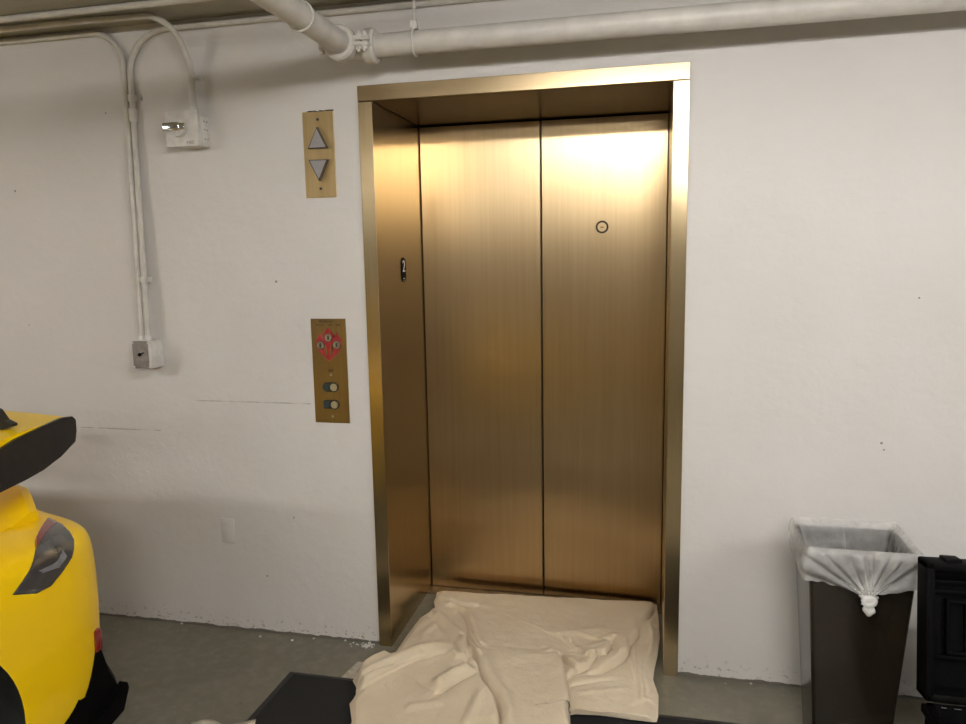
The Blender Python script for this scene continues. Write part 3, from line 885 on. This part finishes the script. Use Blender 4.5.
tube(bm, [(KX + math.cos(a) * .014, ky - .010 + math.sin(a) * .004, KZ - .002 + math.sin(a) * .009 + .003 * math.cos(a)) for a in [2 * PI * k / 24 for k in range(24)]],
     [.0085 + .002 * math.sin(3 * k) for k in range(24)], 10, closed=True)
tube(bm, [(KX - .024, ky + .004, KZ + .010), (KX - .01, ky - .006, KZ + .004), (KX + .010, ky - .008, KZ + .001), (KX + .025, ky + .002, KZ + .008)], [.004, .009, .009, .004], 10)
v0 = len(bm.verts)
r_ = bmesh.ops.create_icosphere(bm, subdivisions=3, radius=.0165, matrix=Matrix.Translation((KX + .002, ky - .008, KZ - .030)))
for v in r_['verts']:
    d = v.co - Vector((KX + .002, ky - .008, KZ - .030))
    v.co += d * (.35 * noise.noise(v.co * 70)) + Vector((0, 0, d.z * .1))
tube(bm, [(KX, ky - .008, KZ - .005), (KX + .001, ky - .009, KZ - .018)], [.009, .007], 10)
obj('knot', bm, FILM_K, ln_, smooth=True)
# gathered film fanning up from the knot
bm = bmesh.new()
for k in range(11):
    a = math.radians(-60 + 120 * k / 10)
    tx = KX + math.tan(a * .80) * .060; tx = max(BX0 + .01, min(BX1 - .01, tx))
    top = Vector((tx, BY0 - .011, KZ + .075 + .008 * math.sin(k * 2.1) - .045 * abs(math.sin(a)) ** 3))
    tube(bm, [Vector((KX + .010 * math.sin(a), ky + .002, KZ + .006)), Vector((KX, BY0 - .017, KZ + .004)).lerp(top, .5) + Vector((0, -.003, 0)), top], [.0040, .0032, .0005], 6)
obj('gathered_fold', bm, FILM_K, ln_, smooth=True)

# ------------------------------------------------------------------ open black tool case
tc = thing('tool_case', 'open black plastic tool case on the floor beside the waste bin', 'tool case', (2.02, -.75, 0))
TX0, TX1, TY0, TY1, TZ = 1.748, 2.35, -1.02, -.60, .348
bm = bmesh.new()
box(bm, (TX0, TY0, .012), (TX1, TY0 + .02, TZ), .004, 2); box(bm, (TX0, TY1 - .02, .012), (TX1, TY1, TZ), .004, 2)
box(bm, (TX0, TY0, .012), (TX0 + .02, TY1, TZ), .004, 2); box(bm, (TX1 - .02, TY0, .012), (TX1, TY1, TZ), .004, 2)
box(bm, (TX0, TY0, .012), (TX1, TY1, .04), .004, 2)
box(bm, (TX0 - .010, TY0 - .01, TZ - .028), (TX0 + .004, TY1 + .004, TZ - .006), .003, 2)
for k in range(5):
    x = TX0 + .06 + k * .12; box(bm, (x, TY0 - .006, .03), (x + .03, TY0 + .004, TZ - .04), .002, 1)
for k in range(3):
    y = TY0 + .07 + k * .12; box(bm, (TX0 - .006, y, .03), (TX0 + .004, y + .03, TZ - .04), .002, 1)
for x in (TX0 + .02, TX1 - .06):
    for y in (TY0 + .02, TY1 - .06): box(bm, (x, y, 0.0), (x + .04, y + .04, .014))
obj('case_base', bm, BLACK, tc, smooth=True, angle=30)
bm = bmesh.new()
box(bm, (TX0 + .02, TY0 + .02, .235), (TX1 - .02, TY1 - .02, .245)); 
for x in (TX0 + .15, TX0 + .33): box(bm, (x, TY0 + .02, .244), (x + .008, TY1 - .02, .300))
box(bm, (TX0 + .02, -.70, .244), (TX1 - .02, -.692, .300))
obj('inner_tray', bm, BLACK, tc)
# lid hinged at the back, leaning slightly back
def lid(bm):
    rot = Matrix.Translation((0, TY1 - .006, TZ + .005)) @ Matrix.Rotation(math.radians(-9), 4, 'X')
    for v in bm.verts: v.co = rot @ v.co
LH = .375
bm = bmesh.new()
x0, x1 = TX0 - .003, TX1 + .003
box(bm, (x0, -.004, 0), (x0 + .022, .075, LH), .006, 2); box(bm, (x1 - .022, -.004, 0), (x1, .075, LH), .006, 2)
box(bm, (x0, -.004, LH - .022), (x1, .075, LH), .006, 2); box(bm, (x0, -.004, 0), (x1, .075, .022), .006, 2)
box(bm, (x0 + .01, .055, .01), (x1 - .01, .075, LH - .01), .002, 1)
lid(bm); ld_ = obj('lid', bm, BLACK, tc, smooth=True, angle=30)
bm = bmesh.new()
for z in (.105, .285, .312): box(bm, (x0 + .02, .036, z), (x1 - .02, .057, z + .010), .002, 1)
def rframe(a, b, t_=.009, d=.018):
    box(bm, (a[0], .034, a[1]), (b[0], .056, a[1] + t_), .002, 1); box(bm, (a[0], .034, b[1] - t_), (b[0], .056, b[1]), .002, 1)
    box(bm, (a[0], .034, a[1]), (a[0] + t_, .056, b[1]), .002, 1); box(bm, (b[0] - t_, .034, a[1]), (b[0], .056, b[1]), .002, 1)
rframe((x0 + .062, .118), (x0 + .24, .268)); rframe((x0 + .36, .118), (x0 + .54, .268))
box(bm, (x0 + .11, .040, .125), (x0 + .118, .056, .262)); box(bm, (x0 + .022, .045, .11), (x0 + .055, .056, .275), .003, 1)
box(bm, (x0 + .28, .020, .03), (x0 + .32, .056, .37), .003, 1)
lid(bm); obj('lid_ribs', bm, BLACK, ld_, smooth=True, angle=30)
for xa in (x0 + .050, x0 + .46):
    bm = bmesh.new(); box(bm, (xa, .012, LH - .004), (xa + .042, .060, LH + .010), .003, 2); lid(bm); obj('latch_catch', bm, BLACK, ld_, smooth=True, angle=30)
bm = bmesh.new(); cyl(bm, (TX0 + .02, TY1 + .004, TZ + .002), (TX1 - .02, TY1 + .004, TZ + .002), .0035, 8)
obj('hinge_pin', bm, CHROME, tc, smooth=True, angle=40)
bm = bmesh.new()
for k in range(9): cyl(bm, (TX0 + .03 + k * .031, TY1 - .022, TZ + .001), (TX0 + .042 + k * .031 + .006 * (k % 3), TY1 - .022, TZ + .001), .0028, 8)
obj('steel_clip', bm, CHROME, tc, smooth=True, angle=40)

# ------------------------------------------------------------------ yellow sports car, tail towards the wall
CXC, CY = -1.575, -.775          # centreline x, rear end y
car = thing('sports_car', 'bright yellow sports car with a large black-ended rear wing', 'car', (CXC, -3.0, 0))
def PT(w_, u, z): return (CXC + w_, CY - u, z)
# stations: u, half width, z bottom, z mid, z shoulder, (inner points: fraction of half width, z)
ST = [
 (0.00, .84, .36, .52, .760, .835),
 (.010, .90, .32, .53, .785, .850),
 (.07, .945, .20, .54, .800, .860),
 (.20, .965, .12, .54, .810, .870),
 (.38, .968, .12, .54, .815, .895),
 (.60, .965, .14, .54, .825, .940),
 (.85, .935, .19, .54, .835, .985),
 (1.15, .925, .18, .54, .835, 1.06),
 (1.5, .905, .17, .54, .83, 1.16),
 (1.9, .89, .17, .54, .82, 1.245),
 (2.3, .885, .17, .54, .81, 1.27),
 (2.7, .885, .17, .54, .80, 1.22),
 (3.05, .89, .17, .52, .785, 1.05),
 (3.4, .90, .18, .51, .765, .86),
 (3.75, .90, .19, .50, .735, .79),
 (4.1, .88, .20, .48, .69, .73),
 (4.35, .82, .22, .46, .62, .65),
 (4.48, .70, .26, .44, .54, .56),
 (4.53, .58, .30, .42, .49, .51),
]
def section(u, hw, zb, zm, zs, zt):
    cab = max(0, min(1, (zt - zs - .08) / .3))
    rf = .60 * cab + .70 * (1 - cab)
    half = [(.0, zb), (.80 * hw, zb), (.955 * hw, zb + .03), (.99 * hw, zb + .13), (1.0 * hw, zm), (.998 * hw, zs - .09), (.975 * hw, zs - .022), (.865 * hw, zs),
            (.76 * hw, zs + .25 * (zt - zs) * (1 - .3 * cab)), (rf * hw, zs + .86 * (zt - zs)), (.35 * hw, zt - .006), (0, zt)]
    return half
bm = bmesh.new(); rings = []
for st in ST:
    h_ = section(*st)
    full = h_ + [(-a, b) for a, b in h_[-2:0:-1]]
    rings.append([bm.verts.new(PT(a, st[0], b)) for a, b in full])
for A, B in zip(rings, rings[1:]):
    n = len(A)
    for k in range(n): bm.faces.new((A[k], A[(k + 1) % n], B[(k + 1) % n], B[k]))
for R_ in (rings[0], rings[-1]):
    bm.faces.new(R_)
bmesh.ops.recalc_face_normals(bm, faces=bm.faces)
me = bpy.data.meshes.new('t'); bm.to_mesh(me); bm.free()
tmp = bpy.data.objects.new('t', me); C.objects.link(tmp)
me.materials.append(YELLOW); me.materials.append(RUBBER)
tmp.modifiers.new('s', 'SUBSURF').levels = 3
WH = [(s, u) for s in (1, -1) for u in (.745, 3.28)]
cut = []
for s, u in WH:
    bmc = bmesh.new(); c_ = Vector(PT(s * .98, u, .345))
    cyl(bmc, c_, c_ - Vector((s * .33, 0, 0)), .362 if u < 1 else .35, 64)
    bmesh.ops.recalc_face_normals(bmc, faces=bmc.faces)
    mc = bpy.data.meshes.new('c'); bmc.to_mesh(mc); bmc.free(); mc.materials.append(YELLOW); mc.materials.append(RUBBER)
    for p in mc.polygons: p.material_index = 1
    oc = bpy.data.objects.new('c', mc); C.objects.link(oc); cut.append(oc)
    b = tmp.modifiers.new('b', 'BOOLEAN'); b.operation = 'DIFFERENCE'; b.solver = 'EXACT'; b.object = oc
bpy.context.view_layer.update()
dg = bpy.context.evaluated_depsgraph_get()
body_me = bpy.data.meshes.new_from_object(tmp.evaluated_get(dg), depsgraph=dg)
bpy.data.objects.remove(tmp)
for oc in cut: bpy.data.objects.remove(oc)
body_me.name = 'body_shell'
bmb = bmesh.new(); bmb.from_mesh(body_me)
for f in bmb.faces: f.smooth = True
for e in bmb.edges:
    e.smooth = not (len(e.link_faces) == 2 and e.calc_face_angle(0) > math.radians(38))
BVH = BVHTree.FromBMesh(bmb)
bmb.to_mesh(body_me); bmb.free()
body = link('body_shell', body_me, None, car)

def patch(name, poly3, m, off=.004, parent=None, thick=.004, n=16):
    """a panel lying on the body: outline given as 3D points, fan grid snapped to the shell"""
    bm = bmesh.new()
    P = [Vector(p) for p in poly3]
    c = sum(P, Vector()) / len(P)
    # densify the outline
    Q = []
    for a, b in zip(P, P[1:] + P[:1]):
        k = max(1, int((b - a).length / .012))
        Q += [a.lerp(b, i / k) for i in range(k)]
    rings = []
    for j in range(n):
        s = 1 - j / n; row = []
        for q in Q:
            p = c.lerp(q, s); loc, nor, _, _ = BVH.find_nearest(p)
            row.append(bm.verts.new(loc + nor * (off if j else -.001)))
        rings.append(row)
    loc, nor, _, _ = BVH.find_nearest(c); cv_ = bm.verts.new(loc + nor * off)
    L = len(Q)
    for A, B in zip(rings, rings[1:]):
        for k in range(L): bm.faces.new((A[k], A[(k + 1) % L], B[(k + 1) % L], B[k]))
    for k in range(L): bm.faces.new((rings[-1][k], rings[-1][(k + 1) % L], cv_))
    return obj(name, bm, m, parent or car, smooth=True, angle=50)

TL = [(-.775, -.855, .785), (-.715, -.875, .765), (-.665, -.905, .745), (-.645, -.94, .715), (-.637, -.995, .690), (-.638, -1.04, .672), (-.640, -1.085, .675), (-.642, -1.16, .705),
      (-.648, -1.10, .735), (-.672, -1.02, .765), (-.715, -.945, .785)]
TLR = [(-.770, -.862, .790), (-.725, -.880, .775), (-.708, -.92, .775), (-.682, -.985, .765), (-.662, -1.045, .752), (-.685, -1.005, .778), (-.725, -.935, .790)]
TLB = [(-.662, -.965, .742), (-.655, -.985, .728), (-.650, -1.03, .722), (-.650, -1.075, .728), (-.652, -1.06, .716), (-.648, -1.0, .708), (-.652, -.955, .726)]
def mirror(P): return [(2 * CXC - x, y, z) for x, y, z in P]
for f_ in (lambda p: p, mirror):
    a = patch('tail_lamp', f_(TL), LAMP_GREY, .004)
    patch('red_lens', f_(TLR), LAMP_RED, .0075, a, n=8)
    patch('reflector_strip', f_(TLB), LAMP_BAR, .0072, a, n=6)

# lip on the engine cover
bm = bmesh.new()
prof = [(-.02, .80), (-.015, .878), (.012, .884), (.06, .868), (.16, .858), (.24, .84), (.24, .80)]
rows = []
for k in range(33):
    w_ = -.80 + 1.60 * k / 32; e = (abs(w_) / .80)
    fall = .045 * max(0, (e - .86) / .14) ** 2; back = .06 * e ** 2 + .07 * max(0, (e - .85) / .15)
    rows.append([bm.verts.new(PT(w_, u + back, z - (fall if i in (1, 2, 3, 4) else 0))) for i, (u, z) in enumerate(prof)])
for A, B in zip(rows, rows[1:]):
    for k in range(len(prof)): bm.faces.new((A[k], A[(k + 1) % len(prof)], B[(k + 1) % len(prof)], B[k]))
bm.faces.new(rows[0]); bm.faces.new(rows[-1][::-1])
obj('tail_lip', bm, YELLOW, car, smooth=True, angle=30)

# rear wing
PXW = -.70
plate = [(-1.16, 1.035), (-1.10, 1.058), (-1.055, 1.078), (-1.015, 1.089), (-.925, 1.102), (-.845, 1.112), (-.806, 1.108), (-.793, 1.095), (-.794, 1.060), (-.803, 1.028), (-.863, .997), (-.933, .977),
         (-.995, .967), (-1.078, .958), (-1.15, .955), (-1.17, .975)]
wing = None
bm = bmesh.new()
naca = []
for k in range(13):
    a = PI * k / 12; x = .5 * (1 - math.cos(a)); t_ = .14 * 5 * (.2969 * math.sqrt(x) - .126 * x - .3516 * x * x + .2843 * x ** 3 - .1015 * x ** 4)
    naca.append((x, t_))
naca = naca + [(x, -t_ * .6) for x, t_ in naca[-2:0:-1]]
rows = []
half = CXC * -1 - .70
for k in range(25):
    X_ = (PXW - .003) + (2 * CXC - 2 * PXW + .006) * k / 24
    e = abs(X_ - CXC) / abs(PXW - CXC)
    rows.append([bm.verts.new((X_, -1.155 + x * .345 + .03 * (1 - e), 1.060 + .045 * x + t_ * .30 + .018 * (1 - e ** 3))) for x, t_ in naca])
for A, B in zip(rows, rows[1:]):
    n = len(naca)
    for k in range(n): bm.faces.new((A[k], A[(k + 1) % n], B[(k + 1) % n], B[k]))
bm.faces.new(rows[0]); bm.faces.new(rows[-1][::-1])
wing = obj('rear_wing', bm, YELLOW, car, smooth=True, angle=40)
for X_ in (PXW, 2 * CXC - PXW):
    bm = bmesh.new(); prism(bm, plate, X_ - .006, X_ + .006, 'x')
    bmesh.ops.bevel(bm, geom=[e for e in bm.edges], offset=.002, segments=1, affect='EDGES')
    obj('wing_end_plate', bm, BLACK2, wing, smooth=True, angle=30)['label'] = 'black upright end plate of the wing'
for s in (1, -1):
    bm = bmesh.new()
    X_ = CXC + s * (.79)
    for X_, in ((CXC + s * .36,),):
        prism(bm, [(-1.30, .92), (-1.27, 1.09), (-1.20, 1.165), (-1.06, 1.175), (-1.03, 1.120), (-1.06, 1.110), (-1.12, 1.135), (-1.18, 1.12), (-1.21, 1.06), (-1.18, .90)], X_ - .008, X_ + .008, 'x')
        bmesh.ops.triangulate(bm, faces=[f for f in bm.faces if len(f.verts) > 4])
    obj('wing_strut', bm, BLACK2, wing)
# small black pylon standing on top of the wing near its left end
bm = bmesh.new()
o0 = [(-.900, 1.090), (-.890, 1.150), (-.870, 1.164), (-.795, 1.166), (-.780, 1.160), (-.760, 1.132), (-.735, 1.122), (-.735, 1.115), (-.80, 1.095)]
prism(bm, [(x, z) for x, z in o0], -.985, -.965, 'y')
obj('wing_bracket', bm, BLACK2, wing)

# black rear valance and diffuser
side = [(.10, .54), (.03, .52), (-.030, .42), (-.045, .30), (-.075, .235), (-.065, .205), (.04, .14), (.22, .115), (.34, .12), (.30, .20), (.20, .36), (.16, .45)]
rows = []; bm = bmesh.new()
for k in range(41):
    w_ = -.945 + 1.89 * k / 40; e = abs(w_) / .945
    rnd = .10 * max(0, (e - .80) / .20) ** 2
    rows.append([bm.verts.new(PT(w_ * (1 - (.02 if z > .4 else 0)), u + rnd * (1 if u < .12 else .1), z)) for u, z in side])
for A, B in zip(rows, rows[1:]):
    n = len(side)
    for k in range(n): bm.faces.new((A[k], A[(k + 1) % n], B[(k + 1) % n], B[k]))
bm.faces.new(rows[0]); bm.faces.new(rows[-1][::-1])
df = obj('rear_diffuser', bm, BLACK, car, smooth=True, angle=30)
for s in (1, -1):
    bm = bmesh.new()
    prism(bm, [(CY - .30, .10), (CY - .03, .155), (CY + .0, .215), (CY - .004, .235), (CY - .01, .24), (CY - .10, .20), (CY - .30, .17)], CXC + s * .940, CXC + s * .965, 'x')
    obj('corner_fin', bm, BLACK, df)
    bm = bmesh.new(); box(bm, (CXC + s * .935 - .012, CY - .098, .385), (CXC + s * .935 + .012, CY - .072, .455), .004, 2)
    obj('red_reflector', bm, LAMP_RED, df, smooth=True, angle=40)
for s in (.16, -.16):
    bm = bmesh.new(); c_ = Vector(PT(s, -.03, .27)); tube(bm, [c_, c_ + Vector((0, .02, 0)), c_ + Vector((0, .02, 0)), c_ + Vector((0, -.03, 0))], [.055, .055, .047, .045], 24)
    obj('exhaust_tip', bm, CHROME, car, smooth=True, angle=40)

# windows: snapped patches
def W(pts): return [PT(*p) for p in pts]
patch('rear_window', W([(-.50, .75, .98), (.50, .75, .98), (.46, 1.35, 1.14), (-.46, 1.35, 1.14)]), GLASSB, .003)
patch('windscreen', W([(-.62, 3.18, .92), (.62, 3.18, .92), (.48, 2.66, 1.22), (-.48, 2.66, 1.22)]), GLASSB, .003)
for s in (1, -1):
    patch('side_window', W([(s * .72, 1.45, .90), (s * .58, 1.60, 1.10), (s * .55, 2.1, 1.18), (s * .56, 2.55, 1.13), (s * .72, 2.98, .88), (s * .76, 2.2, .86)]), GLASSB, .003)
    patch('head_lamp', W([(s * .62, 4.22, .62), (s * .78, 4.12, .62), (s * .80, 3.95, .68), (s * .68, 3.92, .72), (s * .58, 4.05, .70)]), LAMP_BAR, .004)
    bm = bmesh.new(); r_ = bmesh.ops.create_uvsphere(bm, u_segments=20, v_segments=12, radius=1, matrix=Matrix.Translation(PT(s * .98, 2.86, .93)) @ Matrix.Diagonal((.11, .055, .06, 1)))
    cyl(bm, PT(s * .80, 2.86, .86), PT(s * .95, 2.86, .92), .015, 10)
    obj('door_mirror', bm, YELLOW, car, smooth=True, angle=60)

# wheels
for s, u in WH:
    r = .335 if u < 1 else .325; wd = .27 if u < 1 else .235
    c_ = Vector(PT(s * .885, u, r))
    bm = bmesh.new()
    prof = [(0, r * .66), (0, r * .90), (.025, r * .985), (.05, r), (wd - .05, r), (wd - .025, r * .985), (wd, r * .9), (wd, r * .66)]
    rings = []
    for k in range(64):
        a = 2 * PI * k / 64
        rings.append([bm.verts.new(c_ + Vector((-s * p, math.cos(a) * q, math.sin(a) * q))) for p, q in prof])
    for k in range(64):
        A, B = rings[k], rings[(k + 1) % 64]
        for i in range(len(prof)): 
            j = (i + 1) % len(prof); bm.faces.new((A[i], A[j], B[j], B[i]))
    ty = obj('tyre', bm, RUBBER, car, smooth=True, angle=40)
    bm = bmesh.new()
    R2 = r * .70
    tube(bm, [c_ + Vector((-s * .02, math.cos(a) * R2, math.sin(a) * R2)) for a in [2 * PI * k / 48 for k in range(48)]], .014, 8, closed=True)
    cyl(bm, c_ + Vector((-s * .03, 0, 0)), c_ + Vector((-s * .09, 0, 0)), .05, 24)
    cyl(bm, c_ + Vector((-s * .16, 0, 0)), c_ + Vector((-s * .18, 0, 0)), R2, 40)
    for k in range(10):
        a = 2 * PI * k / 10 + .1
        for da in (-.07, .07):
            tube(bm, [c_ + Vector((-s * .05, math.cos(a) * .04, math.sin(a) * .04)), c_ + Vector((-s * .028, math.cos(a + da) * R2, math.sin(a + da) * R2))], .009, 6)
    obj('rim', bm, BLACK2, ty, smooth=True, angle=40)
